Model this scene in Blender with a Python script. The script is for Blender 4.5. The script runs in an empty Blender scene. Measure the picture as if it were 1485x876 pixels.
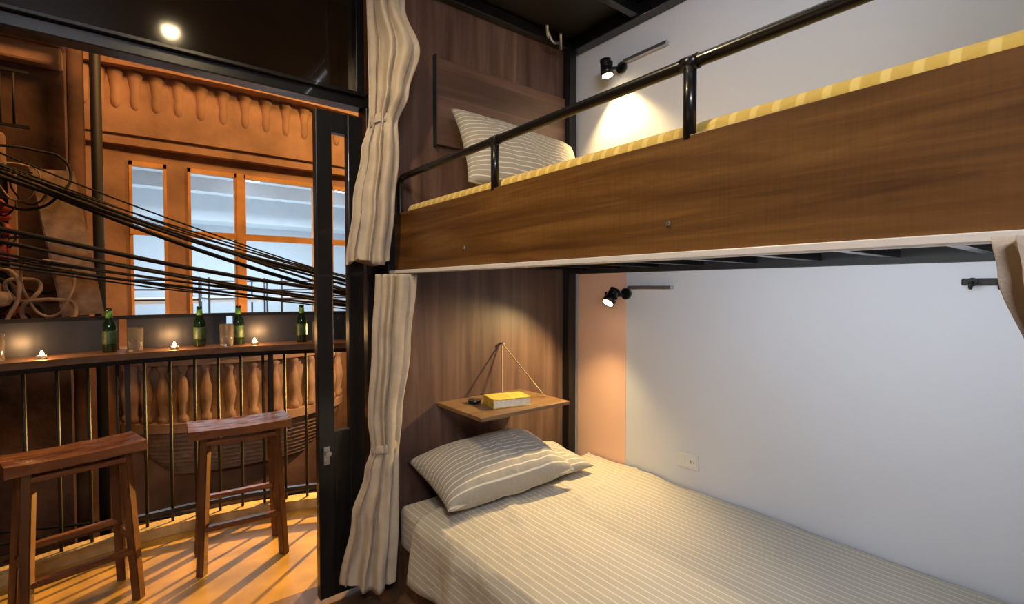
import bpy, bmesh, math, random
from mathutils import Vector, Matrix, noise
random.seed(7)
S = bpy.context.scene
try:
    S.view_settings.view_transform = 'Standard'
    S.view_settings.look = 'None'
except Exception as e:
    print(e)

# ------------------------------------------------------------ materials
def newmat(name):
    m = bpy.data.materials.new(name); m.use_nodes = True
    nt = m.node_tree; b = nt.nodes['Principled BSDF']
    return m, nt, b

def plain(name, col, rough=0.5, metal=0.0, emit=None, es=0.0, trans=0.0, coat=0.0, var=0.12, vscale=6.0, bump=0.0, bscale=60):
    m, nt, b = newmat(name)
    b.inputs['Roughness'].default_value = rough
    b.inputs['Metallic'].default_value = metal
    b.inputs['Transmission Weight'].default_value = trans
    b.inputs['Coat Weight'].default_value = coat
    tc = nt.nodes.new('ShaderNodeTexCoord')
    n = nt.nodes.new('ShaderNodeTexNoise'); n.inputs['Scale'].default_value = vscale; n.inputs['Detail'].default_value = 5
    r = nt.nodes.new('ShaderNodeValToRGB')
    r.color_ramp.elements[0].position = 0.3; r.color_ramp.elements[1].position = 0.7
    r.color_ramp.elements[0].color = [c*(1-var) for c in col]+[1]
    r.color_ramp.elements[1].color = [min(1, c*(1+var)) for c in col]+[1]
    nt.links.new(tc.outputs['Object'], n.inputs['Vector'])
    nt.links.new(n.outputs['Fac'], r.inputs['Fac'])
    nt.links.new(r.outputs['Color'], b.inputs['Base Color'])
    if bump > 0:
        n2 = nt.nodes.new('ShaderNodeTexNoise'); n2.inputs['Scale'].default_value = bscale; n2.inputs['Detail'].default_value = 6
        bp = nt.nodes.new('ShaderNodeBump'); bp.inputs['Strength'].default_value = bump; bp.inputs['Distance'].default_value = 0.01
        nt.links.new(tc.outputs['Object'], n2.inputs['Vector'])
        nt.links.new(n2.outputs['Fac'], bp.inputs['Height']); nt.links.new(bp.outputs['Normal'], b.inputs['Normal'])
    if emit:
        b.inputs['Emission Color'].default_value = list(emit)+[1]
        b.inputs['Emission Strength'].default_value = es
    return m

def wood(name, cols, scale, rough=0.4, bump=0.15, planks=None, cross=False):
    m, nt, b = newmat(name)
    b.inputs['Roughness'].default_value = rough
    tc = nt.nodes.new('ShaderNodeTexCoord')
    mp = nt.nodes.new('ShaderNodeMapping'); mp.inputs['Scale'].default_value = scale
    n = nt.nodes.new('ShaderNodeTexNoise'); n.inputs['Scale'].default_value = 1.0
    n.inputs['Detail'].default_value = 9; n.inputs['Roughness'].default_value = 0.62; n.inputs['Distortion'].default_value = 0.6
    r = nt.nodes.new('ShaderNodeValToRGB')
    els = r.color_ramp.elements
    els[0].position = 0.28; els[0].color = list(cols[0])+[1]
    els[1].position = 0.75; els[1].color = list(cols[-1])+[1]
    if len(cols) == 3:
        e = els.new(0.5); e.color = list(cols[1])+[1]
    nt.links.new(tc.outputs['Object'], mp.inputs['Vector']); nt.links.new(mp.outputs['Vector'], n.inputs['Vector'])
    nt.links.new(n.outputs['Fac'], r.inputs['Fac'])
    out = r.outputs['Color']
    if planks:   # (axis, width) plank tonal changes
        sx = nt.nodes.new('ShaderNodeSeparateXYZ'); nt.links.new(tc.outputs['Object'], sx.inputs['Vector'])
        d = nt.nodes.new('ShaderNodeMath'); d.operation = 'DIVIDE'; d.inputs[1].default_value = planks[1]
        nt.links.new(sx.outputs[planks[0]], d.inputs[0])
        fl = nt.nodes.new('ShaderNodeMath'); fl.operation = 'FLOOR'; nt.links.new(d.outputs[0], fl.inputs[0])
        wn = nt.nodes.new('ShaderNodeTexWhiteNoise'); wn.noise_dimensions = '1D'; nt.links.new(fl.outputs[0], wn.inputs['W'])
        mr = nt.nodes.new('ShaderNodeMapRange'); mr.inputs['To Min'].default_value = 0.8; mr.inputs['To Max'].default_value = 1.2
        nt.links.new(wn.outputs['Value'], mr.inputs['Value'])
        mx = nt.nodes.new('ShaderNodeVectorMath'); mx.operation = 'SCALE'
        nt.links.new(out, mx.inputs[0]); nt.links.new(mr.outputs['Result'], mx.inputs['Scale'])
        out = mx.outputs['Vector']
    if cross:
        n3 = nt.nodes.new('ShaderNodeTexNoise'); n3.inputs['Scale'].default_value = 1; n3.inputs['Detail'].default_value = 3
        mp3 = nt.nodes.new('ShaderNodeMapping'); mp3.inputs['Scale'].default_value = (8, 160, 8)
        nt.links.new(tc.outputs['Object'], mp3.inputs['Vector']); nt.links.new(mp3.outputs['Vector'], n3.inputs['Vector'])
        mr3 = nt.nodes.new('ShaderNodeMapRange'); mr3.inputs['From Min'].default_value = 0.3; mr3.inputs['From Max'].default_value = 0.7
        mr3.inputs['To Min'].default_value = 0.90; mr3.inputs['To Max'].default_value = 1.07
        nt.links.new(n3.outputs['Fac'], mr3.inputs['Value'])
        mx3 = nt.nodes.new('ShaderNodeVectorMath'); mx3.operation = 'SCALE'
        nt.links.new(out, mx3.inputs[0]); nt.links.new(mr3.outputs['Result'], mx3.inputs['Scale'])
        out = mx3.outputs['Vector']
    nt.links.new(out, b.inputs['Base Color'])
    bp = nt.nodes.new('ShaderNodeBump'); bp.inputs['Strength'].default_value = bump; bp.inputs['Distance'].default_value = 0.005
    nt.links.new(n.outputs['Fac'], bp.inputs['Height']); nt.links.new(bp.outputs['Normal'], b.inputs['Normal'])
    return m

def stripes(name, base, line, weights, period, frac=0.08, rough=0.8):
    """striped cotton; stripe coordinate = dot(object position, weights)"""
    m, nt, b = newmat(name)
    b.inputs['Roughness'].default_value = rough
    b.inputs['Sheen Weight'].default_value = 0.2
    tc = nt.nodes.new('ShaderNodeTexCoord')
    dt = nt.nodes.new('ShaderNodeVectorMath'); dt.operation = 'DOT_PRODUCT'; dt.inputs[1].default_value = weights
    nt.links.new(tc.outputs['Object'], dt.inputs[0])
    d = nt.nodes.new('ShaderNodeMath'); d.operation = 'DIVIDE'; d.inputs[1].default_value = period
    nt.links.new(dt.outputs['Value'], d.inputs[0])
    f = nt.nodes.new('ShaderNodeMath'); f.operation = 'FRACT'; nt.links.new(d.outputs[0], f.inputs[0])
    r = nt.nodes.new('ShaderNodeValToRGB'); els = r.color_ramp.elements
    els[0].position = 0.0; els[0].color = list(line)+[1]
    els[1].position = 1.0; els[1].color = list(base)+[1]
    e = els.new(frac); e.color = list(line)+[1]
    e = els.new(frac+0.08); e.color = list(base)+[1]
    e = els.new(0.93); e.color = list(base)+[1]
    els[-1].color = list(line)+[1]
    nt.links.new(f.outputs[0], r.inputs['Fac'])
    nt.links.new(r.outputs['Color'], b.inputs['Base Color'])
    n2 = nt.nodes.new('ShaderNodeTexNoise'); n2.inputs['Scale'].default_value = 7; n2.inputs['Detail'].default_value = 5; n2.inputs['Distortion'].default_value = 0.8
    bp = nt.nodes.new('ShaderNodeBump'); bp.inputs['Strength'].default_value = 0.6; bp.inputs['Distance'].default_value = 0.03
    nt.links.new(tc.outputs['Object'], n2.inputs['Vector'])
    nt.links.new(n2.outputs['Fac'], bp.inputs['Height']); nt.links.new(bp.outputs['Normal'], b.inputs['Normal'])
    return m

M = {}
M['wall'] = plain('white_paint', (0.70, 0.72, 0.765), 0.55, var=0.02, vscale=2, bump=0.05, bscale=90)
M['peach'] = plain('peach_paint', (0.88, 0.56, 0.40), 0.6, var=0.04, vscale=2)  # warm glow beside the headboard, put into the wall colour
M['panel'] = wood('walnut_laminate', [(0.045, 0.023, 0.016), (0.108, 0.060, 0.043), (0.20, 0.12, 0.09)], (13, 13, 0.8), 0.42, 0.1, planks=(0, 0.16))
M['panelh'] = wood('walnut_laminate_horizontal', [(0.055, 0.028, 0.019), (0.11, 0.06, 0.042), (0.17, 0.10, 0.072)], (1.0, 8, 14), 0.42, 0.1, planks=(2, 0.13))
M['board'] = wood('bed_board_wood', [(0.060, 0.022, 0.005), (0.13, 0.057, 0.014), (0.24, 0.118, 0.030)], (4, 1.3, 20), 0.40, 0.15, cross=True)
M['shelf'] = wood('shelf_wood', [(0.12, 0.06, 0.025), (0.2, 0.11, 0.05), (0.3, 0.17, 0.08)], (2, 12, 12), 0.4)
M['stool'] = wood('worn_stool_wood', [(0.05, 0.015, 0.006), (0.14, 0.050, 0.020), (0.28, 0.12, 0.048)], (3, 14, 14), 0.30, 0.3)
M['stoolv'] = wood('worn_leg_wood', [(0.035, 0.010, 0.004), (0.09, 0.032, 0.013), (0.19, 0.078, 0.034)], (14, 14, 2), 0.40, 0.3)
M['bar'] = wood('bar_plank', [(0.04, 0.02, 0.012), (0.10, 0.05, 0.026), (0.2, 0.10, 0.05)], (3, 14, 14), 0.4, 0.3)
M['black'] = plain('black_steel', (0.010, 0.010, 0.011), 0.30, 0.3, var=0.2, coat=0.3)
M['blackmatte'] = plain('black_matte', (0.010, 0.009, 0.009), 0.6)
M['ceil'] = plain('black_ceiling', (0.008, 0.007, 0.007), 0.5)
M['darkglass'] = plain('tinted_glass', (0.022, 0.012, 0.006), 0.08, coat=0.6, var=0.6, vscale=1.5)
M['slate'] = plain('slate_metal', (0.035, 0.04, 0.055), 0.35, 0.4, var=0.4, vscale=3)
M['white'] = plain('white_plastic', (0.75, 0.74, 0.72), 0.4, var=0.03)
M['track'] = plain('aluminium_track', (0.82, 0.80, 0.78), 0.35, 0.1, var=0.03)
M['steel'] = plain('brushed_steel', (0.5, 0.5, 0.5), 0.3, 0.9)
M['curtain'] = plain('curtain_linen', (0.50, 0.42, 0.325), 0.85, var=0.12, vscale=14, bump=0.25, bscale=260)
M['sheet'] = stripes('striped_sheet', (0.46, 0.415, 0.335), (0.70, 0.65, 0.54), (1, 0, 1), 0.031)
M['sheety'] = stripes('striped_sheet_cross', (0.56, 0.38, 0.07), (0.72, 0.54, 0.15), (0, 1, 0), 0.045, 0.25)
M['pillow'] = stripes('striped_pillow', (0.33, 0.305, 0.26), (0.70, 0.65, 0.55), (0, 1, 0), 0.025, 0.09)
M['cord'] = plain('jute_cord', (0.35, 0.25, 0.15), 0.9)
M['bookc'] = plain('yellow_book_cover', (0.70, 0.50, 0.08), 0.5, var=0.35, vscale=30)
M['paper'] = plain('paper', (0.8, 0.72, 0.55), 0.8, var=0.15, vscale=80)
M['floor'] = plain('polished_concrete', (0.42, 0.24, 0.055), 0.42, var=0.35, vscale=4, bump=0.1, bscale=30)
M['rfloor'] = wood('room_floor_wood', [(0.06, 0.03, 0.02), (0.12, 0.07, 0.04), (0.2, 0.12, 0.07)], (12, 1, 12), 0.35)
M['curb'] = plain('curb_concrete', (0.50, 0.34, 0.16), 0.7, var=0.25, vscale=12, bump=0.3)
M['stucco'] = plain('ochre_stucco', (0.40, 0.225, 0.135), 0.8, var=0.32, vscale=2.6, bump=0.3, bscale=22)
M['stucco2'] = plain('orange_stucco_trim', (0.72, 0.36, 0.12), 0.7, var=0.2, vscale=5, bump=0.2, bscale=30)
M['stone'] = plain('pale_stone', (0.46, 0.32, 0.23), 0.85, var=0.25, vscale=5, bump=0.3, bscale=30)
M['brownw'] = plain('old_brown_wall', (0.12, 0.06, 0.035), 0.9, var=0.75, vscale=2.5, bump=0.6, bscale=14)
M['inwhite'] = plain('hall_white', (0.68, 0.72, 0.76), 0.8, var=0.03)
M['bottle'] = plain('green_bottle_glass', (0.005, 0.020, 0.008), 0.08, trans=0.1, coat=0.5)
M['label'] = plain('bottle_label', (0.03, 0.07, 0.03), 0.5, var=0.7, vscale=60)
M['foil'] = plain('green_foil', (0.10, 0.30, 0.06), 0.35, var=0.3, vscale=60)
M['glass'] = plain('clear_glass', (0.95, 0.88, 0.78), 0.03, trans=0.9, var=0.02)
M['beer'] = plain('amber_beer', (0.7, 0.4, 0.1), 0.1, trans=0.3)
M['flame'] = plain('candle_flame', (1, 0.7, 0.3), 0.5, emit=(1, 0.6, 0.25), es=60)
M['bulbw'] = plain('warm_bulb', (1, 0.9, 0.7), 0.5, emit=(1, 0.78, 0.42), es=25)
M['bulbd'] = plain('dim_downlight', (1, 0.9, 0.7), 0.5, emit=(1, 0.78, 0.42), es=5)
M['led'] = plain('cool_led_diffuser', (1, 1, 1), 0.5, emit=(0.85, 0.92, 1), es=1.5)  # glowing face of the added fill strips
M['bulbc'] = plain('cool_tube', (1, 1, 1), 0.5, emit=(0.8, 0.9, 1), es=8)
M['cable'] = plain('cable_rubber', (0.006, 0.005, 0.005), 0.7)
M['red'] = plain('red_lacquer', (0.45, 0.08, 0.03), 0.5, var=0.7, vscale=12)
M['cream'] = plain('cream_enamel', (0.45, 0.30, 0.19), 0.5, var=0.5, vscale=12)
M['shutter'] = plain('old_shutter', (0.40, 0.27, 0.18), 0.8, var=0.4, vscale=12)
M['road'] = plain('dark_street', (0.03, 0.022, 0.018), 0.8, var=0.5, vscale=2)

# ------------------------------------------------------------ helpers
def empty(name, loc=(0, 0, 0), rz=0):
    e = bpy.data.objects.new(name, None); e.location = loc; e.rotation_euler = (0, 0, math.radians(rz))
    e.empty_display_size = 0.1
    S.collection.objects.link(e); return e

def link(name, me, mat, parent=None, smooth=False):
    o = bpy.data.objects.new(name, me); S.collection.objects.link(o)
    if mat: me.materials.append(M[mat] if isinstance(mat, str) else mat)
    if parent: o.parent = parent
    if smooth:
        for p in me.polygons: p.use_smooth = True
    return o

def box(name, mn, mx, mat, parent=None, bev=0.0, seg=2):
    bm = bmesh.new()
    bmesh.ops.create_cube(bm, size=1)
    for v in bm.verts:
        v.co = Vector([(mn[i]+mx[i])/2 + v.co[i]*(mx[i]-mn[i]) for i in range(3)])
    if bev > 0:
        bmesh.ops.bevel(bm, geom=bm.edges[:], offset=bev, segments=seg, affect='EDGES', profile=0.5)
    me = bpy.data.meshes.new(name); bm.to_mesh(me); bm.free()
    return link(name, me, mat, parent, smooth=False)

def beam(name, p0, p1, w, d, mat, parent=None, bev=0.003):
    """rectangular bar from p0 to p1"""
    p0, p1 = Vector(p0), Vector(p1); L = (p1-p0).length
    bm = bmesh.new(); bmesh.ops.create_cube(bm, size=1)
    q = (p1-p0).to_track_quat('Z', 'Y').to_matrix().to_4x4()
    for v in bm.verts:
        v.co = Vector((v.co.x*w, v.co.y*d, (v.co.z+0.5)*L))
    if bev: bmesh.ops.bevel(bm, geom=bm.edges[:], offset=bev, segments=2, affect='EDGES')
    bm.transform(Matrix.Translation(p0) @ q)
    me = bpy.data.meshes.new(name); bm.to_mesh(me); bm.free()
    return link(name, me, mat, parent)

def cyl(name, p0, p1, r, mat, parent=None, r2=None, n=20):
    p0, p1 = Vector(p0), Vector(p1); L = (p1-p0).length
    bm = bmesh.new()
    bmesh.ops.create_cone(bm, cap_ends=True, segments=n, radius1=r, radius2=r if r2 is None else r2, depth=L)
    q = (p1-p0).to_track_quat('Z', 'Y').to_matrix().to_4x4()
    bm.transform(Matrix.Translation((p0+p1)/2) @ q)
    me = bpy.data.meshes.new(name); bm.to_mesh(me); bm.free()
    o = link(name, me, mat, parent)
    for p in me.polygons:
        if len(p.vertices) == 4: p.use_smooth = True
    return o

def tube(name, pts, r, mat, parent=None, smooth=True, cyclic=False):
    cu = bpy.data.curves.new(name, 'CURVE'); cu.dimensions = '3D'; cu.bevel_depth = r; cu.bevel_resolution = 3
    sp = cu.splines.new('BEZIER' if smooth else 'POLY')
    if smooth:
        sp.bezier_points.add(len(pts)-1)
        for b, p in zip(sp.bezier_points, pts):
            b.co = p; b.handle_left_type = b.handle_right_type = 'AUTO'
    else:
        sp.points.add(len(pts)-1)
        for b, p in zip(sp.points, pts): b.co = list(p)+[1]
    sp.use_cyclic_u = cyclic
    sp.resolution_u = 8
    cu.use_fill_caps = True
    cu.materials.append(M[mat])
    o = bpy.data.objects.new(name, cu); S.collection.objects.link(o)
    if parent: o.parent = parent
    return o

def lathe_bm(bm, prof, n=20, c=(0, 0, 0), sc=1.0):
    rings = []
    for r, z in prof:
        ring = []
        for i in range(n):
            a = 2*math.pi*i/n
            ring.append(bm.verts.new((c[0]+r*sc*math.cos(a), c[1]+r*sc*math.sin(a), c[2]+z*sc)))
        rings.append(ring)
    for a, b in zip(rings[:-1], rings[1:]):
        for i in range(n):
            bm.faces.new((a[i], a[(i+1) % n], b[(i+1) % n], b[i]))
    bm.faces.new(rings[0][::-1]); bm.faces.new(rings[-1])

def lathe(name, prof, mat, parent=None, n=24, c=(0, 0, 0)):
    bm = bmesh.new(); lathe_bm(bm, prof, n, c)
    me = bpy.data.meshes.new(name); bm.to_mesh(me); bm.free()
    return link(name, me, mat, parent, smooth=True)

def light(name, kind, loc, energy, col, aim=None, size=0.1, spot=60, blend=0.4, parent=None, sy=None):
    l = bpy.data.lights.new(name, kind); l.energy = energy; l.color = col
    if kind == 'AREA':
        l.size = size
        if sy: l.shape = 'RECTANGLE'; l.size_y = sy
    elif kind == 'SPOT':
        l.spot_size = math.radians(spot); l.spot_blend = blend; l.shadow_soft_size = size
    else: l.shadow_soft_size = size
    o = bpy.data.objects.new(name, l); o.location = loc
    if aim is not None:
        o.rotation_euler = (Vector(aim)-Vector(loc)).to_track_quat('-Z', 'Y').to_euler()
    S.collection.objects.link(o)
    if parent: o.parent = parent
    return o

# ------------------------------------------------------------ room shell
WX = 2.17          # white wall plane
HY = 2.15          # headboard plane
CZ = 2.87          # ceiling
box('floor', (-2.2, -2.4, -0.12), (2.3, 2.36, 0.0), 'rfloor')
box('ceiling', (-2.2, -2.4, CZ), (2.3, 2.36, CZ+0.12), 'ceil')
wr = box('wall_right', (WX, -2.4, 0), (WX+0.13, 2.36, CZ), 'wall')
box('trim_1', (WX-0.004, 1.735, 0.3), (WX, 2.10, 1.50), 'peach')  # pool of warm light painted on the wall as a coloured strip
box('wall_back', (-2.2, -2.5, 0), (2.3, -2.4, CZ), 'wall')
box('wall_left', (-2.3, -2.4, 0), (-2.2, 2.36, CZ), 'wall')
box('wall_front', (0.965, HY+0.05, 0), (WX, 2.36, CZ), 'blackmatte')

# facade: header, transom glass, door posts
fr = empty('window_1')
box('header_beam', (-2.2, 2.26, 2.24), (0.965, 2.34, 2.30), 'black', fr, 0.004)
box('header_lip', (-2.2, 2.235, 2.285), (0.90, 2.26, 2.30), 'black', fr, 0.002)
box('transom_glass', (-2.2, 2.292, 2.30), (0.86, 2.308, 2.83), 'darkglass', fr)
box('top_beam', (-2.2, 2.26, 2.83), (0.965, 2.34, CZ), 'black', fr)
box('jamb_post', (0.905, 2.24, 0), (0.962, 2.34, 2.24), 'black', fr, 0.004)
box('transom_post', (0.86, 2.24, 2.30), (0.90, 2.34, 2.83), 'black', fr, 0.004)
box('transom_post_b', (0.915, 2.22, 2.30), (0.955, 2.34, 2.83), 'black', fr, 0.004)
# open folding leaf
dr = empty('door_1')
DT = 2.175
box('stile_a', (0.665, 2.205, 0.02), (0.735, 2.25, DT), 'black', dr, 0.004)
box('stile_b', (0.805, 2.205, 0.02), (0.875, 2.25, DT), 'black', dr, 0.004)
box('rail_top', (0.735, 2.21, DT-0.09), (0.805, 2.245, DT), 'black', dr)
box('rail_mid', (0.735, 2.21, 0.70), (0.805, 2.245, 0.76), 'black', dr)
box('rail_bottom', (0.735, 2.21, 0.02), (0.805, 2.245, 0.7), 'black', dr)
box('lock_plate', (0.685, 2.200, 0.62), (0.712, 2.206, 0.70), 'steel', dr, 0.002)
cyl('lock_knob', (0.699, 2.206, 0.675), (0.699, 2.175, 0.675), 0.012, 'steel', dr)
cyl('lock_cylinder', (0.699, 2.206, 0.64), (0.699, 2.192, 0.64), 0.009, 'steel', dr)

# ------------------------------------------------------------ bunk bed
bed = empty('bunk_bed')
FX = 1.0; Y0 = -0.12
box('headboard_panel', (FX+0.01, HY, 0.0), (2.10, HY+0.03, CZ-0.01), 'panel', bed)
box('headboard_raised_panel', (1.215, HY-0.022, 2.10), (2.085, HY, 2.52), 'panelh', bed, 0.003)
box('raised_panel_edge', (1.207, HY-0.026, 2.09), (1.215, HY, 2.53), 'blackmatte', bed)
box('foot_panel', (FX+0.01, Y0-0.03, 0.0), (2.15, Y0, CZ-0.01), 'panel', bed)
box('post_head_wall', (2.085, HY-0.055, 0), (2.145, HY-0.001, CZ-0.01), 'black', bed, 0.004)
box('post_head_front', (0.968, HY+0.0, 0), (FX+0.008, HY+0.045, CZ-0.01), 'black', bed, 0.003)
box('post_foot_front', (0.985, Y0-0.06, 0), (FX+0.03, Y0-0.031, CZ-0.01), 'black', bed)
box('canopy_beam_wall', (2.10, Y0, 2.79), (WX-0.002, HY-0.056, CZ-0.012), 'black', bed, 0.004)
box('canopy_beam_head', (FX, HY-0.05, 2.80), (2.10, HY-0.002, CZ-0.012), 'black', bed, 0.004)
box('canopy_beam_front', (FX, Y0, 2.79), (FX+0.05, HY-0.056, CZ-0.012), 'black', bed, 0.004)
box('canopy_cross', (FX+0.05, 1.62, 2.80), (2.10, 1.66, CZ-0.012), 'black', bed, 0.004)
for k, (a, b_) in enumerate([((1.84, 2.02, 2.80), (1.96, 2.06, 2.785)), ((1.92, 2.0, 2.80), (1.99, 2.07, 2.76)), ((1.80, 1.98, 2.80), (1.88, 2.05, 2.79))]):
    tube('canopy_cable_%d' % k, [a, ((a[0]+b_[0])/2, (a[1]+b_[1])/2, a[2]-0.035), b_], 0.008, 'steel', bed)
# upper deck
box('upper_side_board', (FX, Y0, 1.482), (FX+0.022, HY-0.002, 1.742), 'board', bed, 0.002)
box('upper_deck', (FX+0.024, Y0+0.01, 1.60), (2.15, HY-0.06, 1.618), 'blackmatte', bed)
box('upper_rail_wall', (2.11, Y0+0.01, 1.485), (WX-0.003, HY-0.058, 1.598), 'blackmatte', bed)
box('upper_rail_front', (FX+0.024, Y0+0.01, 1.50), (FX+0.06, HY-0.06, 1.598), 'blackmatte', bed)
for i in range(9):
    y = 0.02+i*0.245
    box('deck_cross_tube_%d' % i, (FX+0.06, y, 1.505), (2.11, y+0.035, 1.545), 'black', bed)
box('curtain_track', (FX-0.028, Y0, 1.466), (FX+0.02, HY-0.002, 1.481), 'track', bed, 0.002)
for y in (1.55, 0.68):
    cyl('board_bolt_%d' % int(y*100), (FX+0.002, y, 1.55), (FX-0.004, y, 1.55), 0.006, 'steel', bed)
# added fill strips that brighten the white wall: under front rail and canopy beam
box('led_strip_lower', (FX+0.028, 0.0, 1.490), (FX+0.055, 1.5, 1.50), 'led', bed)
light('led_lower', 'AREA', (FX+0.045, 0.52, 1.485), 14, (0.84, 0.91, 1.0), None, 1.25, parent=bed, sy=0.03)
box('led_strip_upper', (FX+0.052, 0.0, 2.80), (FX+0.075, 1.5, 2.81), 'led', bed)
light('led_upper', 'AREA', (FX+0.065, 0.5, 2.795), 6.5, (0.84, 0.91, 1.0), None, 1.25, parent=bed, sy=0.03)
# lower base
box('lower_side_board', (FX, Y0, 0.0), (FX+0.022, HY-0.002, 0.20), 'panel', bed)
box('lower_deck', (FX+0.024, Y0+0.01, 0.16), (2.15, HY-0.06, 0.195), 'blackmatte', bed)
# guard rail
gz = 1.905; gx = FX+0.012
pts = [(gx, HY-0.04, 1.735), (gx, HY-0.04, gz-0.035), (gx, HY-0.048, gz-0.01), (gx, HY-0.08, gz), (gx, HY-0.2, gz), (gx, Y0+0.02, gz)]
tube('guard_rail_top', pts, 0.0145, 'black', bed, smooth=False)
for i, y in enumerate((1.375, 0.635)):
    cyl('guard_post_%d' % i, (gx, y, 1.735), (gx, y, gz), 0.0145, 'black', bed)
    cyl('guard_clamp_%d' % i, (gx, y+0.02, gz), (gx, y-0.02, gz), 0.0165, 'black', bed)

# orient the fill area lights so their long side runs along the bed
for nm, aim in (('led_lower', (1.0, 0, -0.30)), ('led_upper', (1.0, 0, -0.35))):
    o = bpy.data.objects[nm]; z = -Vector(aim).normalized(); x = Vector((0, 1, 0)); y = z.cross(x)
    o.rotation_euler = Matrix((x, y, z)).transposed().to_euler()

# ------------------------------------------------------------ mattresses & bedding
def soft_box(name, mn, mx, mat, bev=0.035, parent=None):
    o = box(name, mn, mx, mat, parent, bev, 4)
    for p in o.data.polygons: p.use_smooth = True
    return o
soft_box('lower_mattress', (FX-0.015, Y0+0.02, 0.202), (2.155, HY-0.06, 0.40), 'sheet', 0.03)
soft_box('upper_mattress', (FX+0.028, Y0+0.02, 1.62), (2.15, HY-0.062, 1.782), 'sheety', 0.03)

def coverlet():
    prof = []
    for k in range(9): prof.append((FX-0.040-0.012*(1-k/8), 0.165+0.20*k/8))
    for k in range(1, 7):
        a = math.pi/2*k/6
        prof.append((FX-0.040+0.045*(1-math.cos(a)), 0.365+0.045*math.sin(a)))
    for k in range(1, 91):
        prof.append((FX+0.005+(2.155-FX-0.005)*k/90, 0.41))
    NY = 170; bm = bmesh.new(); rows = []
    for j in range(NY+1):
        t = j/NY; row = []
        for (x, z) in prof:
            f = max(0, (x-FX)/(WX-FX))
            yend = 1.87+0.12*f+0.012*math.sin(x*9)
            y = Y0+0.03+(yend-Y0-0.03)*t
            nz = noise.noise(Vector((x*2.2, y*2.6, 0.3)))*0.014+noise.noise(Vector((x*7+y*3, y*5, 1.7)))*0.008
            cr = 0.006*max(0, noise.noise(Vector((x*14-y*5, y*1.6, 4.0))))*math.exp(-((y-1.7)/0.5)**2)*3
            fold = 0.012*math.exp(-((y-(1.55+0.1*f))/0.012)**2) + (0.010 if y > 1.55+0.1*f else 0)
            hem = 0.014*math.exp(-((y-yend)/0.02)**2)
            if z < 0.405:
                dx = -0.016*math.sin(y*17+noise.noise(Vector((y*2, 0, 0)))*4)*(0.41-z)/0.2 + nz*0.5 - fold*0.4
                row.append(bm.verts.new((x+min(dx, 0.006), y, z+0.012*math.sin(y*6)*(0.41-z)/0.25)))
            else:
                row.append(bm.verts.new((x, y, z+abs(nz)*0.9+cr+fold*0.6+hem*0.4)))
        rows.append(row)
    for a, b in zip(rows[:-1], rows[1:]):
        for i in range(len(prof)-1):
            bm.faces.new((a[i], a[i+1], b[i+1], b[i]))
    me = bpy.data.meshes.new('coverlet'); bm.to_mesh(me); bm.free()
    o = link('coverlet', me, 'sheet', None, True)
    s = o.modifiers.new('thick', 'SOLIDIFY'); s.thickness = 0.006; s.offset = 1
    return o
coverlet()

def pillow(name, W, D, T, loc, rot, mat='pillow', seed=0):
    N = 44; bm = bmesh.new(); grid = {}
    for side in (1, -1):
        for i in range(N+1):
            for j in range(N+1):
                s = -1+2*i/N; t = -1+2*j/N
                if side == -1 and (i in (0, N) or j in (0, N)):
                    grid[(side, i, j)] = grid[(1, i, j)]; continue
                x = W/2*s*(1-0.07*(1-t*t)); y = D/2*t*(1-0.09*(1-s*s))
                h = ((1-abs(s)**2.6)*(1-abs(t)**2.6))**0.5
                w = noise.noise(Vector((x*6+seed, y*6, side)))*0.016 + noise.noise(Vector((x*16+seed, y*8, side)))*0.010
                z = side*(T/2*h)*(1 if side > 0 else 0.8) + w*h
                grid[(side, i, j)] = bm.verts.new((x, y, z))
    for side in (1, -1):
        for i in range(N):
            for j in range(N):
                q = [grid[(side, i, j)], grid[(side, i+1, j)], grid[(side, i+1, j+1)], grid[(side, i, j+1)]]
                bm.faces.new(q if side > 0 else q[::-1])
    me = bpy.data.meshes.new(name); bm.to_mesh(me); bm.free()
    o = link(name, me, mat, None, True)
    o.location = loc; o.rotation_euler = [math.radians(a) for a in rot]
    return o
pillow('pillow', 0.70, 0.41, 0.26, (1.385, 1.90, 0.548), (13, -2, -3), seed=1)
pillow('pillow', 0.58, 0.34, 0.14, (1.65, 1.94, 0.490), (6, 0, -6), seed=5)
pillow('pillow', 0.76, 0.46, 0.19, (1.59, 1.90, 2.025), (60, 5, -4), seed=9)

# ------------------------------------------------------------ hanging shelf + book
sh = empty('hanging_shelf')
box('shelf_plank', (1.22, 1.76, 0.815), (1.76, HY-0.002, 0.833), 'shelf', sh, 0.002)
ap = (1.62, HY-0.012, 1.10)
cyl('cord_peg', (ap[0], HY, ap[2]), (ap[0], HY-0.03, ap[2]), 0.006, 'steel', sh)
tube('cord_a', [ap, (1.50, 1.98, 0.834)], 0.0035, 'cord', sh, False)
tube('cord_b', [ap, (1.72, 1.90, 0.834)], 0.0035, 'cord', sh, False)
cyl('ashtray', (1.36, 2.02, 0.833), (1.36, 2.02, 0.85), 0.03, 'black', sh, 0.034)
bk = empty('book', (1.47, 1.90, 0.8335), -14)
box('pages', (-0.095, -0.062, 0.003), (0.093, 0.062, 0.038), 'paper', bk)
box('cover_front', (-0.098, -0.066, 0.038), (0.098, 0.066, 0.042), 'bookc', bk)
box('cover_back', (-0.098, -0.066, 0.0), (0.098, 0.066, 0.003), 'bookc', bk)
box('spine', (-0.099, -0.066, 0.0), (-0.095, 0.066, 0.042), 'bookc', bk)

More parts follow.
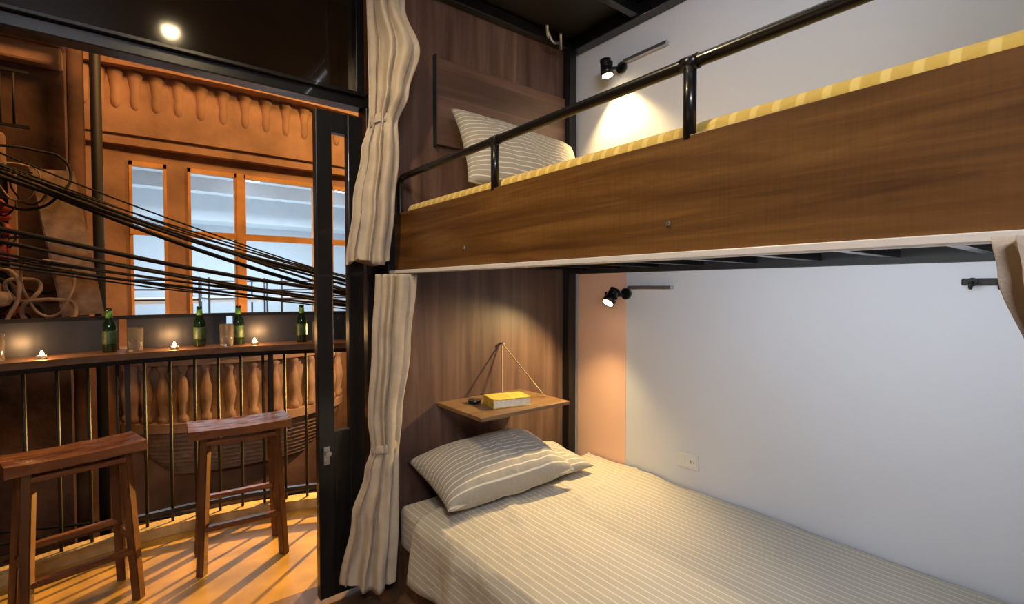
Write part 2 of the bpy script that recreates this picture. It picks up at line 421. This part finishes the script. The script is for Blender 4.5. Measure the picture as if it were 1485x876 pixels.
# ------------------------------------------------------------ reading lamps
def reading_lamp(loc, aim, energy, spot, barz):
    e = empty('reading_lamp', loc)
    d = Vector(aim).normalized()
    box('wall_bar', (WX-loc[0]-0.028, -0.32, barz), (WX-loc[0]-0.001, -0.05, barz+0.018), 'steel', e, 0.002)
    cyl('wall_plate', (WX-loc[0]-0.001, -0.03, 0.02), (WX-loc[0]-0.02, -0.03, 0.02), 0.03, 'black', e)
    cyl('arm', (WX-loc[0]-0.02, -0.03, 0.02), (0, 0, 0.0), 0.009, 'black', e)
    cyl('head_rear', tuple(-d*0.055), tuple(-d*0.01), 0.020, 'black', e, 0.026)
    for k in range(4):
        cyl('cooling_fin_%d' % k, tuple(-d*(0.05-0.012*k)), tuple(-d*(0.046-0.012*k)), 0.030, 'black', e)
    cyl('head_front', tuple(-d*0.01), tuple(d*0.035), 0.030, 'black', e, 0.036)
    cyl('lens', tuple(d*0.0355), tuple(d*0.0385), 0.028, 'bulbw', e)
    for k in (-1, 1):
        beam('yoke_%s' % ('l' if k < 0 else 'r'), (0, 0.036*k, 0.03), (0, 0.036*k, -0.01), 0.012, 0.005, 'black', e, 0)
    l = light('bulb', 'SPOT', tuple(d*0.05), energy, (1.0, 0.70, 0.30), tuple(d*1.0), 0.025, spot, 0.6, e)
    return e
reading_lamp((2.07, 1.80, 2.58), (0.12, -0.10, -1), 38, 100, 0.035)
reading_lamp((2.07, 1.76, 1.35), (-0.55, 0.10, -0.75), 58, 125, 0.045)

# outlet, hook rail
ol = empty('wall_outlet', (WX, 1.35, 0.555))
box('plate', (-0.009, -0.058, -0.037), (-0.001, 0.058, 0.037), 'white', ol, 0.002)
box('socket', (-0.012, -0.05, -0.028), (-0.009, 0.0, 0.028), 'white', ol, 0.001)
for k in (-1, 1): box('slot_%d' % (k+1), (-0.0125, -0.03+k*0.008, -0.008), (-0.0119, -0.027+k*0.008, 0.008), 'blackmatte', ol)
box('switch', (-0.0125, 0.012, -0.02), (-0.009, 0.045, 0.02), 'white', ol, 0.001)
hk = empty('coat_hook_rail', (WX, 0.18, 1.420))
box('plate', (-0.012, -0.16, -0.012), (-0.002, 0.18, 0.012), 'blackmatte', hk, 0.004)
for k in range(5):
    y = -0.12+k*0.068
    tube('hook_%d' % k, [(-0.012, y, 0.0), (-0.035, y, -0.008), (-0.045, y, -0.02), (-0.05, y, 0.004)], 0.005, 'blackmatte', hk)
    cyl('boss_%d' % k, (-0.012, y, 0), (-0.02, y, 0), 0.014, 'blackmatte', hk)

# ------------------------------------------------------------ curtains
R = Vector((0.785, -0.62, 0)); Fw = Vector((0.62, 0.785, 0))
def curtain(name, base, levels, k=9, seed=0.0, hd=0.05, tie=None):
    """levels: (z, offset along R, half width)"""
    e = empty(name, (base[0], base[1], 0))
    bm = bmesh.new(); N = 260; rings = []
    NZ = 110
    z0, z1 = levels[0][0], levels[-1][0]
    for q in range(NZ+1):
        z = z0+(z1-z0)*q/NZ
        for a, b in zip(levels[:-1], levels[1:]):
            if (a[0] >= z >= b[0]) or (a[0] <= z <= b[0]):
                t = (z-a[0])/(b[0]-a[0]); t = t*t*(3-2*t)
                off = a[1]+(b[1]-a[1])*t; hw = a[2]+(b[2]-a[2])*t; break
        tight = min(1, hw/0.09)
        dt = abs(z-tie[0]) if tie else 9
        pinch = math.exp(-(dt/0.05)**2)
        ring = []
        for i in range(N):
            th = 2*math.pi*i/N
            ph = seed+0.8*math.sin(z*3+seed)+0.8*pinch*math.sin(z*40)
            n1 = noise.noise(Vector((math.cos(th)*1.5, math.sin(th)*1.5+seed, z*2.5)))
            w = 1+(0.30+0.16*n1)*math.sin(k*th+ph+1.2*math.sin(2*th+z*1.3+seed)+0.9*n1)+0.10*math.sin((2*k+3)*th+z*5+seed)
            w *= 1-0.10*pinch
            d_ = hd*(0.7+0.5*tight)
            p = R*(off+hw*0.93*math.cos(th)*(0.92+0.08*w)+0.012*math.sin(k*th*1.0+ph)) + Fw*(d_*math.sin(th)*w)
            zz = z + (0.012*math.sin(3*th+seed) if q == NZ else 0)
            ring.append(bm.verts.new((p.x, p.y, zz)))
        rings.append(ring)
    for a, b in zip(rings[:-1], rings[1:]):
        for i in range(N):
            bm.faces.new((a[i], b[i], b[(i+1) % N], a[(i+1) % N]))
    bm.faces.new(rings[0]); bm.faces.new(rings[-1][::-1])
    bmesh.ops.recalc_face_normals(bm, faces=bm.faces[:])
    me = bpy.data.meshes.new('cloth'); bm.to_mesh(me); bm.free()
    link('cloth', me, 'curtain', e, True)
    if tie:   # loose fabric tieback: a crumpled band
        z, off, hw = tie
        bm = bmesh.new(); rings = []
        for s in range(7):
            f = -1+2*s/6; ring = []
            for i in range(80):
                th = 2*math.pi*i/80
                bul = 0.004*math.sqrt(max(0, 1-f*f))+0.004*noise.noise(Vector((th*3, f*2, seed)))
                p = R*(off+(hw+bul)*math.cos(th)) + Fw*((hd*1.0+bul)*math.sin(th))
                ring.append(bm.verts.new((p.x, p.y, z+f*0.018+0.022*math.cos(th+0.4)+0.006*math.sin(2*th))))
            rings.append(ring)
        for a, b in zip(rings[:-1], rings[1:]):
            for i in range(80): bm.faces.new((a[i], a[(i+1) % 80], b[(i+1) % 80], b[i]))
        me = bpy.data.meshes.new('tieback'); bm.to_mesh(me); bm.free()
        link('tieback', me, 'curtain', e, True)
    return e
curtain('curtain', (0.915, 2.015), [(2.82, -0.02, 0.075), (2.60, -0.01, 0.075), (2.42, 0.022, 0.108), (2.24, 0.0, 0.08), (2.11, -0.025, 0.055),
        (1.98, -0.04, 0.075), (1.76, -0.07, 0.085), (1.51, -0.10, 0.09)], 8, 0.4, tie=(2.11, -0.025, 0.052))
curtain('curtain', (0.905, 2.022), [(1.46, 0.04, 0.085), (1.15, 0.015, 0.078), (0.84, -0.015, 0.068), (0.70, -0.015, 0.055), (0.60, -0.03, 0.07),
        (0.40, -0.06, 0.10), (0.10, -0.095, 0.125)], 8, 2.1, tie=(0.70, -0.015, 0.052))
curtain('curtain', (0.905, 0.045), [(1.462, -0.012, 0.085), (1.42, -0.008, 0.08), (1.30, 0.01, 0.05), (1.0, 0.01, 0.045), (0.60, 0.0, 0.035), (0.10, -0.02, 0.032)], 8, 1.1, hd=0.03)

# ------------------------------------------------------------ balcony
def ry(x): return 3.40-0.25*(x-0.2)**2
def arc_strip(name, xs, yf0, yf1, z0, z1, mat, parent=None):
    bm = bmesh.new(); rings = []
    for x in xs:
        rings.append([bm.verts.new((x, yf0(x), z0)), bm.verts.new((x, yf1(x), z0)), bm.verts.new((x, yf1(x), z1)), bm.verts.new((x, yf0(x), z1))])
    for a, b in zip(rings[:-1], rings[1:]):
        for i in range(4): bm.faces.new((a[i], b[i], b[(i+1) % 4], a[(i+1) % 4]))
    bm.faces.new(rings[0]); bm.faces.new(rings[-1][::-1])
    bmesh.ops.recalc_face_normals(bm, faces=bm.faces[:])
    me = bpy.data.meshes.new(name); bm.to_mesh(me); bm.free()
    return link(name, me, mat, parent)
xs = [-2.2+i*0.1 for i in range(47)]
arc_strip('balcony_floor', xs, lambda x: 2.361, lambda x: ry(x)+0.14, -0.12, 0.0, 'floor')
arc_strip('balcony_curb', xs, lambda x: ry(x)-0.03, lambda x: ry(x)+0.07, 0.001, 0.06, 'curb')
rl = empty('balcony_railing')
arc_strip('bottom_rail', xs, lambda x: ry(x)+0.005, lambda x: ry(x)+0.035, 0.11, 0.135, 'black', rl)
arc_strip('upper_rail', xs, lambda x: ry(x)+0.005, lambda x: ry(x)+0.035, 0.985, 1.02, 'black', rl)
x = -2.15; i = 0
while x < 2.35:
    cyl('baluster_%d' % i, (x, ry(x)+0.02, 0.061), (x, ry(x)+0.02, 1.0), 0.008, 'blackmatte', rl, n=10)
    if i % 6 == 0:
        box('rail_post_%d' % i, (x+0.03, ry(x), 0.061), (x+0.055, ry(x)+0.035, 1.02), 'blackmatte', rl)
    x += 0.118; i += 1
bt = empty('bar_counter')
arc_strip('bar_top', xs, lambda x: ry(x)-0.10+0.006*math.sin(x*23), lambda x: ry(x)+0.16, 1.022, 1.055, 'bar', bt)
arc_strip('back_frame', xs, lambda x: ry(x)+0.17, lambda x: ry(x)+0.20, 1.225, 1.245, 'black', bt)
xx = -2.1
while xx < 2.2:
    arc_strip('back_panel', [xx+j*0.055 for j in range(10)], lambda x: ry(x)+0.175, lambda x: ry(x)+0.19, 1.02, 1.225, 'slate', bt)
    xx += 0.53

def bottle(x, dy=0.05):
    e = empty('beer_bottle', (x, ry(x)+dy, 1.0555))
    lathe('glass_body', [(0.028, 0), (0.031, 0.004), (0.031, 0.13), (0.028, 0.15), (0.016, 0.175), (0.013, 0.20), (0.0125, 0.222), (0.0145, 0.224), (0.0145, 0.236), (0.012, 0.238)], 'bottle', e)
    lathe('label', [(0.0316, 0.045), (0.0318, 0.046), (0.0318, 0.115), (0.0316, 0.116)], 'label', e)
    lathe('neck_foil', [(0.0165, 0.185), (0.0155, 0.205), (0.0152, 0.222)], 'foil', e)
    return e
for bx in (-0.055, 0.36, 0.56, 0.905): bottle(bx)
def tumbler(x, dy=0.03, h=0.13, r=0.038):
    e = empty('beer_glass', (x, ry(x)+dy, 1.0555))
    lathe('glass', [(r*0.86, 0), (r*0.9, 0.004), (r, h), (r*0.93, h), (r*0.82, 0.012), (0.001, 0.012)], 'glass', e)
    lathe('beer', [(0.001, 0.013), (r*0.80, 0.0135), (r*0.84, h*0.35), (0.001, h*0.351)], 'beer', e)
for tx in (0.055, 0.49, 0.985, -0.47): tumbler(tx, 0.0)
def candle(x, dy=0.0):
    e = empty('tealight_candle', (x, ry(x)+dy, 1.0555))
    lathe('cup', [(0.019, 0), (0.021, 0.016), (0.018, 0.016), (0.017, 0.008), (0.001, 0.008)], 'glass', e)
    lathe('flame', [(0.001, 0.012), (0.008, 0.020), (0.006, 0.032), (0.0008, 0.042)], 'flame', e, 12)
    light('glow', 'POINT', (0, 0, 0.055), 2.2, (1, 0.5, 0.18), size=0.01, parent=e)
for cx in (-0.31, 0.23, 0.63): candle(cx, -0.03)

# ------------------------------------------------------------ stools
def stool(loc, rz):
    e = empty('bar_stool', loc, rz)
    W, D, H = 0.46, 0.23, 0.71
    bm = bmesh.new(); NX, NYy = 24, 12; top = {}
    for s in (0, 1):
        for i in range(NX+1):
            for j in range(NYy+1):
                a = -1+2*i/NX; b = -1+2*j/NYy
                z = H-0.014*(1-a*a)*(1-0.4*b*b)+0.004*noise.noise(Vector((a*3, b*5, loc[0]))) if s == 0 else H-0.045
                top[(s, i, j)] = bm.verts.new((a*W/2, b*D/2*(1+0.02*math.sin(a*5)), z))
    for i in range(NX):
        for j in range(NYy):
            bm.faces.new((top[(0, i, j)], top[(0, i+1, j)], top[(0, i+1, j+1)], top[(0, i, j+1)]))
            bm.faces.new((top[(1, i, j)], top[(1, i, j+1)], top[(1, i+1, j+1)], top[(1, i+1, j)]))
    for i in range(NX):
        for j in (0, NYy): bm.faces.new((top[(0, i, j)], top[(1, i, j)], top[(1, i+1, j)], top[(0, i+1, j)]))
    for j in range(NYy):
        for i in (0, NX): bm.faces.new((top[(0, i, j)], top[(1, i, j)], top[(1, i, j+1)], top[(0, i, j+1)]))
    bmesh.ops.recalc_face_normals(bm, faces=bm.faces[:])
    me = bpy.data.meshes.new('seat'); bm.to_mesh(me); bm.free()
    link('seat', me, 'stool', e)
    def leg(sx, sy, z):
        t = 1-z/0.67
        return (sx*(0.155+0.03*t), sy*(0.075+0.045*t), z)
    n = 0
    for sx in (-1, 1):
        for sy in (-1, 1):
            beam('leg_%d' % n, leg(sx, sy, 0.0), leg(sx, sy, 0.668), 0.036, 0.040, 'stoolv', e, 0.004); n += 1
    for sy in (-1, 1):
        beam('apron_%d' % sy, leg(-1, sy, 0.635), leg(1, sy, 0.635), 0.05, 0.022, 'stool', e)
        beam('stretcher_%d' % sy, leg(-1, sy, 0.22 if sy < 0 else 0.30), leg(1, sy, 0.22 if sy < 0 else 0.30), 0.035, 0.024, 'stool', e)
    for sx in (-1, 1):
        beam('side_apron_%d' % sx, leg(sx, -1, 0.635), leg(sx, 1, 0.635), 0.022, 0.05, 'stoolv', e)
        beam('side_stretcher_%d' % sx, leg(sx, -1, 0.27), leg(sx, 1, 0.27), 0.022, 0.03, 'stoolv', e)
    return e
stool((0.475, 2.90, 0.0), -4)
stool((-0.17, 2.84, 0.0), 14)

# ------------------------------------------------------------ opposite building
ob = empty('opposite_building')
FY = 6.5
def fb(n, x0, x1, z0, z1, mat='stucco', y0=FY, y1=FY+0.22, bev=0): return box(n, (x0, y0, z0), (x1, y1, z1), mat, ob, bev)
WT, WB = 2.72, 0.85
fb('facade_left', -0.35, 0.08, -4, 6)
fb('facade_pier_a', 0.40, 0.59, WB, WT)
fb('facade_pier_b', 1.98, 2.14, WB, WT)
fb('facade_right', 2.62, 5.5, -4, 6)
fb('facade_below', 0.08, 2.62, -4, WB)
fb('facade_above', 0.08, 2.62, WT, 6)
for n, (a, b) in enumerate([(0.08, 0.40), (0.59, 1.07), (1.13, 1.98), (2.14, 2.62)]):
    w = 0.045
    fb('frame_l_%d' % n, a, a+w*0.6, WB, WT, 'stucco2', FY-0.02, FY+0.06)
    fb('frame_r_%d' % n, b-w*0.6, b, WB, WT, 'stucco2', FY-0.02, FY+0.06)
    fb('frame_t_%d' % n, a, b, WT-w, WT, 'stucco2', FY-0.02, FY+0.06)
    fb('frame_b_%d' % n, a, b, WB, WB+0.08, 'stucco2', FY-0.02, FY+0.06)
    fb('frame_m_%d' % n, a, b, 1.96, 2.03, 'stucco2', FY-0.03, FY+0.06)
fb('mullion', 1.06, 1.14, WB, WT, 'stucco2', FY-0.04, FY+0.1)
fb('mullion_c', 1.93, 2.0, WB, WT, 'stucco2', FY-0.04, FY+0.1)
def ell(cx, a, cy, b):
    return lambda x: cy-b*math.sqrt(max(0, 1-((x-cx)/a)**2))
def band(name, cx, a, b, z0, z1, mat='stucco', th=0.12):
    n = 40; xs2 = [cx-a*math.cos(math.pi*i/n) for i in range(n+1)]
    f = ell(cx, a, FY, b)
    return arc_strip(name, xs2, lambda x: f(x), lambda x: FY+0.05, z0, z1, mat, ob)
band('cornice_low', 1.25, 1.75, 0.12, 2.86, 2.96)
band('cornice_mid', 1.25, 1.8, 0.16, 2.96, 3.0, 'stucco')
band('cornice_high', 1.25, 1.8, 0.34, 3.60, 3.72)
band('cornice_top', 1.25, 1.9, 0.44, 3.72, 3.80, 'stucco')
band('upper_wall', 1.25, 1.75, 0.14, 3.0, 3.60)
band('balcony_rail_mould', 1.1, 1.15, 0.66, 0.62, 0.72, 'stone')
band('balcony_rail_top', 1.1, 1.2, 0.72, 0.72, 0.80, 'stone')
band('balcony_slab', 1.1, 1.15, 0.66, -0.06, 0.03, 'stone')
band('balcony_back', 1.1, 1.05, 0.55, 0.03, 0.62, 'stone')
for k in range(10):
    band('balcony_bowl_%d' % k, 1.1, 1.10-0.025*k**1.25, 0.60-0.04*k, -0.06-0.055*(k+1), -0.06-0.055*k, 'stone')
bprof = [(0.045, 0), (0.045, 0.05), (0.028, 0.08), (0.045, 0.18), (0.052, 0.24), (0.042, 0.32), (0.025, 0.42), (0.03, 0.45), (0.045, 0.47), (0.045, 0.52)]
bm = bmesh.new()
f1 = ell(1.1, 1.10, FY, 0.585)
for k in range(15):
    a = math.pi*(k+0.7)/15.4; xq = 1.1-1.08*math.cos(a)
    lathe_bm(bm, bprof, 12, (xq, f1(xq), 0.03), 1.15)
me = bpy.data.meshes.new('stone_balusters'); bm.to_mesh(me); bm.free()
link('stone_balusters', me, 'stone', ob, True)
# carved reliefs under the upper cornice
cprof = [(0.012, 0), (0.04, 0.04), (0.05, 0.10), (0.045, 0.18), (0.055, 0.26), (0.068, 0.34), (0.075, 0.36), (0.075, 0.40)]
bm = bmesh.new()
f2 = ell(1.25, 1.75, FY, 0.115)
for k in range(24):
    a = math.pi*(k+0.7)/24.4; xq = 1.25-1.70*math.cos(a)
    lathe_bm(bm, cprof, 12, (xq, f2(xq), 3.20), 1.0)
me = bpy.data.meshes.new('carved_corbels'); bm.to_mesh(me); bm.free()
link('carved_corbels', me, 'stucco', ob, True)
# lit hall behind windows
hy0, hy1 = FY+0.22, 11.0
box('hall_floor', (-1.5, hy0, 0.3), (6, hy1, 0.4), 'inwhite', ob)
box('hall_ceiling', (-1.5, hy0, 3.05), (6, hy1, 3.15), 'inwhite', ob)
box('hall_back', (-1.5, hy1, 0.3), (6, hy1+0.1, 3.15), 'inwhite', ob)
box('hall_side_l', (-1.6, hy0, 0.3), (-1.5, hy1, 3.15), 'inwhite', ob)
box('hall_side_r', (6, hy0, 0.3), (6.1, hy1, 3.15), 'inwhite', ob)
box('ceiling_beam', (-1.5, 8.7, 2.85), (6, 8.9, 3.05), 'inwhite', ob)
box('hall_soffit', (-1.5, 10.2, 2.6), (6, 11.0, 3.05), 'inwhite', ob)
for k in range(5):
    x0 = 0.1+k*0.85; y0 = 7.6+0.35*(k % 2)
    for (dx, dy) in ((0, 0), (0.7, 0), (0, 0.9), (0.7, 0.9)):
        cyl('bunk_tube', (x0+dx, y0+dy, 0.4), (x0+dx, y0+dy, 1.55), 0.014, 'slate', ob, n=8)
    for z in (0.8, 1.25, 1.38, 1.5):
        cyl('bunk_tube', (x0, y0, z), (x0+0.7, y0, z), 0.010, 'slate', ob, n=8)
        cyl('bunk_tube', (x0, y0, z), (x0, y0+0.9, z), 0.010, 'slate', ob, n=8)
    box('bunk_mattress', (x0, y0, 1.20), (x0+0.7, y0+0.9, 1.27), 'inwhite', ob)
cyl('round_light', (1.55, 8.2, 3.05), (1.55, 8.2, 3.0), 0.12, 'bulbc', ob)
cyl('round_light', (2.9, 8.2, 3.05), (2.9, 8.2, 3.0), 0.12, 'bulbc', ob)
light('hall_light', 'AREA', (1.8, 8.4, 2.80), 130, (0.72, 0.88, 1.0), (1.8, 8.4, 0), 3.5, parent=ob, sy=2.5)
light('hall_uplight', 'AREA', (1.8, 8.6, 0.9), 42, (0.72, 0.9, 1.0), (1.8, 8.6, 3), 3.5, parent=ob, sy=2.5)

# neighbouring building on the left
nb = empty('neighbouring_building')
box('old_wall', (-6, 5.3, -4), (-0.33, 5.6, 7), 'brownw', nb)
box('old_side', (-0.45, 5.6, -4), (-0.33, 6.5, 7), 'brownw', nb)
box('ledge', (-6, 5.1, 3.25), (-0.30, 5.3, 3.4), 'stucco', nb, 0.02)
box('ledge_b', (-6, 5.18, 3.1), (-0.33, 5.3, 3.25), 'stucco', nb, 0.02)
box('lintel', (-2.2, 5.2, 2.30), (-0.66, 5.3, 2.55), 'stucco', nb, 0.02)
for k in range(2):
    box('old_window_%d' % k, (-1.35+0.5*k-0.2, 5.25, 1.3), (-1.0+0.5*k-0.15, 5.3, 2.3), 'blackmatte', nb)
    box('old_window_frame_%d' % k, (-1.0+0.5*k-0.15, 5.22, 1.3), (-0.96+0.5*k-0.15, 5.3, 2.3), 'stucco', nb)
cyl('drain_pipe', (-0.13, 5.0, -4), (-0.13, 5.0, 6), 0.035, 'blackmatte', nb)
cyl('drain_pipe_b', (-0.25, 5.05, -4), (-0.25, 5.05, 6), 0.05, 'brownw', nb)
# narrow iron stair seen through the cables: stringers and treads
for k in range(21):
    z = 1.22+k*0.050
    sk = 0.16*(1-k/20)
    beam('stair_tread_%d' % k, (-0.49+sk, 4.85, z), (-0.27+sk, 4.88, z+0.012), 0.010, 0.05, 'shutter', nb, 0)
beam('stair_stringer_l', (-0.33, 4.862, 1.18), (-0.49, 4.862, 2.26), 0.015, 0.02, 'shutter', nb, 0)
beam('stair_stringer_r', (-0.11, 4.90, 1.18), (-0.27, 4.90, 2.26), 0.015, 0.02, 'shutter', nb, 0)
beam('stair_bracket', (-0.33, 4.88, 2.2), (-0.33, 5.3, 2.2), 0.02, 0.02, 'black', nb, 0)
# iron balcony rail at the neighbour's wall
for k in range(12):
    cyl('iron_bar_%d' % k, (-1.35+0.07*k, 5.0, 2.55), (-1.35+0.07*k, 5.0, 2.95), 0.008, 'blackmatte', nb, n=8)
beam('iron_rail', (-1.4, 5.0, 2.95), (-0.5, 5.0, 2.95), 0.02, 0.02, 'blackmatte', nb, 0)
beam('iron_rail_b', (-1.4, 5.0, 2.56), (-0.5, 5.0, 2.56), 0.02, 0.02, 'blackmatte', nb, 0)
def mb(n, a, b, mat):
    o = (-0.80, 4.95, 1.60)
    box(n, tuple(a[i]+o[i] for i in range(3)), (b[0]+o[0], 5.3, b[2]+o[2]), mat, nb, 0.012)
mb('meter_case', (-0.14, 0, -0.1), (0.02, 0.12, 0.12), 'cream')
mb('meter_case_b', (0.06, 0.02, 0.0), (0.16, 0.12, 0.14), 'red')
mb('meter_case_c', (-0.28, 0.0, 0.22), (-0.16, 0.12, 0.36), 'red')
mb('meter_case_d', (-0.20, 0.02, -0.35), (0.1, 0.12, -0.16), 'cream')
mb('meter_case_e', (0.08, 0.0, -0.40), (0.20, 0.12, -0.24), 'red')
bm = bmesh.new(); rr_ = random.Random(11)
for k in range(26):
    c = (-0.78+rr_.uniform(-0.16, 0.16), 4.85+rr_.uniform(-0.05, 0.05), 1.86+rr_.uniform(-0.13, 0.13))
    bmesh.ops.create_icosphere(bm, subdivisions=2, radius=rr_.uniform(0.02, 0.045), matrix=Matrix.Translation(c))
for v in bm.verts: v.co += v.normal*0.012*noise.noise(v.co*30)
me = bpy.data.meshes.new('hanging_flowers'); bm.to_mesh(me); bm.free()
link('hanging_flowers', me, 'red', nb, True)

# power line clutter
pc = empty('power_cables')
rnd = random.Random(3)
def cab(p0, p1, sag, r):
    pts = []
    for i in range(9):
        t = i/8; p = Vector(p0).lerp(Vector(p1), t)
        p.z -= sag*4*t*(1-t)*0.25*(1+0.1*rnd.random())
        pts.append(tuple(p))
    tube('cable', pts, r, 'cable', pc)
for i in range(9):
    y = 4.3+rnd.random()*0.4
    cab((-1.6, y, 2.65+rnd.uniform(-0.18, 0.1)), (4.2, y+rnd.uniform(-.2, .3), 0.95+rnd.uniform(-0.12, 0.22)), 1.0+rnd.uniform(-0.25, 0.3), rnd.choice([0.006, 0.010, 0.017]))
for i in range(8):
    y = 4.2+rnd.random()*0.4
    cab((-1.8, y, 1.95+rnd.uniform(-0.3, 0.2)), (4.2, y+rnd.uniform(-.2, .3), 1.15+rnd.uniform(-0.15, 0.15)), 0.7+rnd.uniform(-0.3, 0.3), rnd.choice([0.006, 0.010, 0.017]))
for i in range(24):
    y = 4.0+rnd.random()*0.8
    cab((-1.8, y, rnd.uniform(-1.2, 0.05)), (4.2, y, rnd.uniform(-1.5, -0.2)), rnd.uniform(0, 0.6), rnd.choice([0.010, 0.016, 0.024]))
for i in range(30):
    c = Vector((-0.75+rnd.uniform(-0.45, 0.4), 4.8+rnd.uniform(-0.15, 0.2), 1.70+rnd.uniform(-0.6, 0.5)))
    rr = rnd.uniform(0.05, 0.22); sx = rnd.uniform(0.6, 1.3)
    tube('cable_coil', [(c.x+rr*sx*math.cos(a), c.y+0.03*math.sin(2*a), c.z+rr*math.sin(a)*(1+0.2*math.sin(3*a))) for a in [2*math.pi*j/10 for j in range(10)]], rnd.choice([0.006, 0.009, 0.013]), rnd.choice(['cable', 'cable', 'shutter']), pc, True, True)
lathe('insulator', [(0.02, -0.05), (0.05, -0.04), (0.065, 0), (0.05, 0.04), (0.02, 0.05)], 'cream', pc, c=(-0.62, 4.55, 1.33))
cyl('utility_pole', (-1.7, 4.4, -4.0), (-1.7, 4.4, 4.5), 0.12, 'brownw', pc)
box('ground', (-14, 2.5, -4.2), (16, 16, -4.0), 'road')

# ------------------------------------------------------------ lights
dl = empty('ceiling_downlight', (0.24, 1.2, CZ))
cyl('rim', (0, 0, -0.001), (0, 0, -0.014), 0.055, 'steel', dl)
cyl('bulb', (0, 0, -0.014), (0, 0, -0.018), 0.032, 'bulbd', dl)
light('beam', 'SPOT', (0, 0, -0.03), 78, (1, 0.74, 0.40), (0.25, 0.05, -1), 0.03, 150, 0.8, dl)
rp = empty('ceiling_light_panel', (-0.3, -1.0, CZ))  # added unseen panel for cool ambient fill in the room
box('frame', (-0.5, -0.35, -0.03), (0.5, 0.35, -0.002), 'white', rp)
light('panel', 'AREA', (-0.0, 0.0, -0.04), 70, (0.96, 0.94, 1.0), (0.6, 0.75, -0.8), 0.9, parent=rp, sy=0.6)
# amber street lighting: one unseen pole; arm head and upper flood added as fill
sl = empty('street_lamp', (3.3, 4.9, -4.0))
cyl('pole', (0, 0, 0), (0, 0, 9.0), 0.07, 'black', sl)
cyl('head', (-0.1, -0.12, 8.0), (-0.1, -0.12, 8.15), 0.14, 'black', sl, 0.06)
tube('arm', [(0, 0, 8.9), (-1.2, -0.5, 9.1), (-2.7, -0.9, 8.9)], 0.03, 'black', sl)
cyl('head_b', (-2.7, -0.9, 8.75), (-2.7, -0.9, 8.9), 0.16, 'black', sl, 0.06)
light('bulb', 'POINT', (-0.2, -0.2, 7.9), 170, (1.0, 0.58, 0.18), size=0.06, parent=sl)
light('bulb_b', 'POINT', (-2.7, -0.9, 8.70), 310, (1.0, 0.49, 0.17), size=0.35, parent=sl)  # added head, lights the opposite facade
box('flood_case', (-0.16, -0.16, 4.92), (-0.04, -0.04, 5.06), 'black', sl, 0.01)
light('flood', 'SPOT', (-0.2, -0.18, 4.97), 2300, (1.0, 0.56, 0.11), (-2.9, -2.0, 4.0), 0.02, 50, 0.5, sl)
box('flood_case_b', (-0.16, -0.06, 5.42), (-0.07, 0.06, 5.56), 'black', sl, 0.01)
light('flood_b', 'SPOT', (-0.22, 0.0, 5.49), 190, (1.0, 0.54, 0.25), (-2.2, 1.3, 4.4), 0.05, 70, 0.8, sl)  # added fill aimed at the opposite balustrade
# added unseen light outside the facade, brightens the balcony floor
wl = empty('balcony_wall_light', (0.62, 2.342, 2.62))
box('back_plate', (-0.06, 0, -0.05), (0.06, 0.02, 0.05), 'black', wl, 0.004)
cyl('shade', (0, 0.12, -0.02), (0, 0.12, 0.06), 0.07, 'black', wl, 0.03)
cyl('arm', (0, 0.02, 0.03), (0, 0.1, 0.04), 0.012, 'black', wl)
light('bulb', 'SPOT', (0, 0.12, -0.03), 20, (1.0, 0.60, 0.17), (-0.02, 0.35, -2.5), 0.03, 120, 0.6, wl)
w = bpy.data.worlds.new('night'); S.world = w; w.use_nodes = True
w.node_tree.nodes['Background'].inputs['Color'].default_value = (0.10, 0.07, 0.06, 1)
w.node_tree.nodes['Background'].inputs['Strength'].default_value = 0.2

# ------------------------------------------------------------ camera
cam = bpy.data.cameras.new('camera'); cam.sensor_width = 36; cam.lens = 36*717/1485
cam.clip_start = 0.02
co = bpy.data.objects.new('camera', cam); S.collection.objects.link(co)
co.location = (0, 0, 1.4)
co.rotation_euler = (math.radians(90-1.6), 0, math.radians(-38.3))
S.camera = co
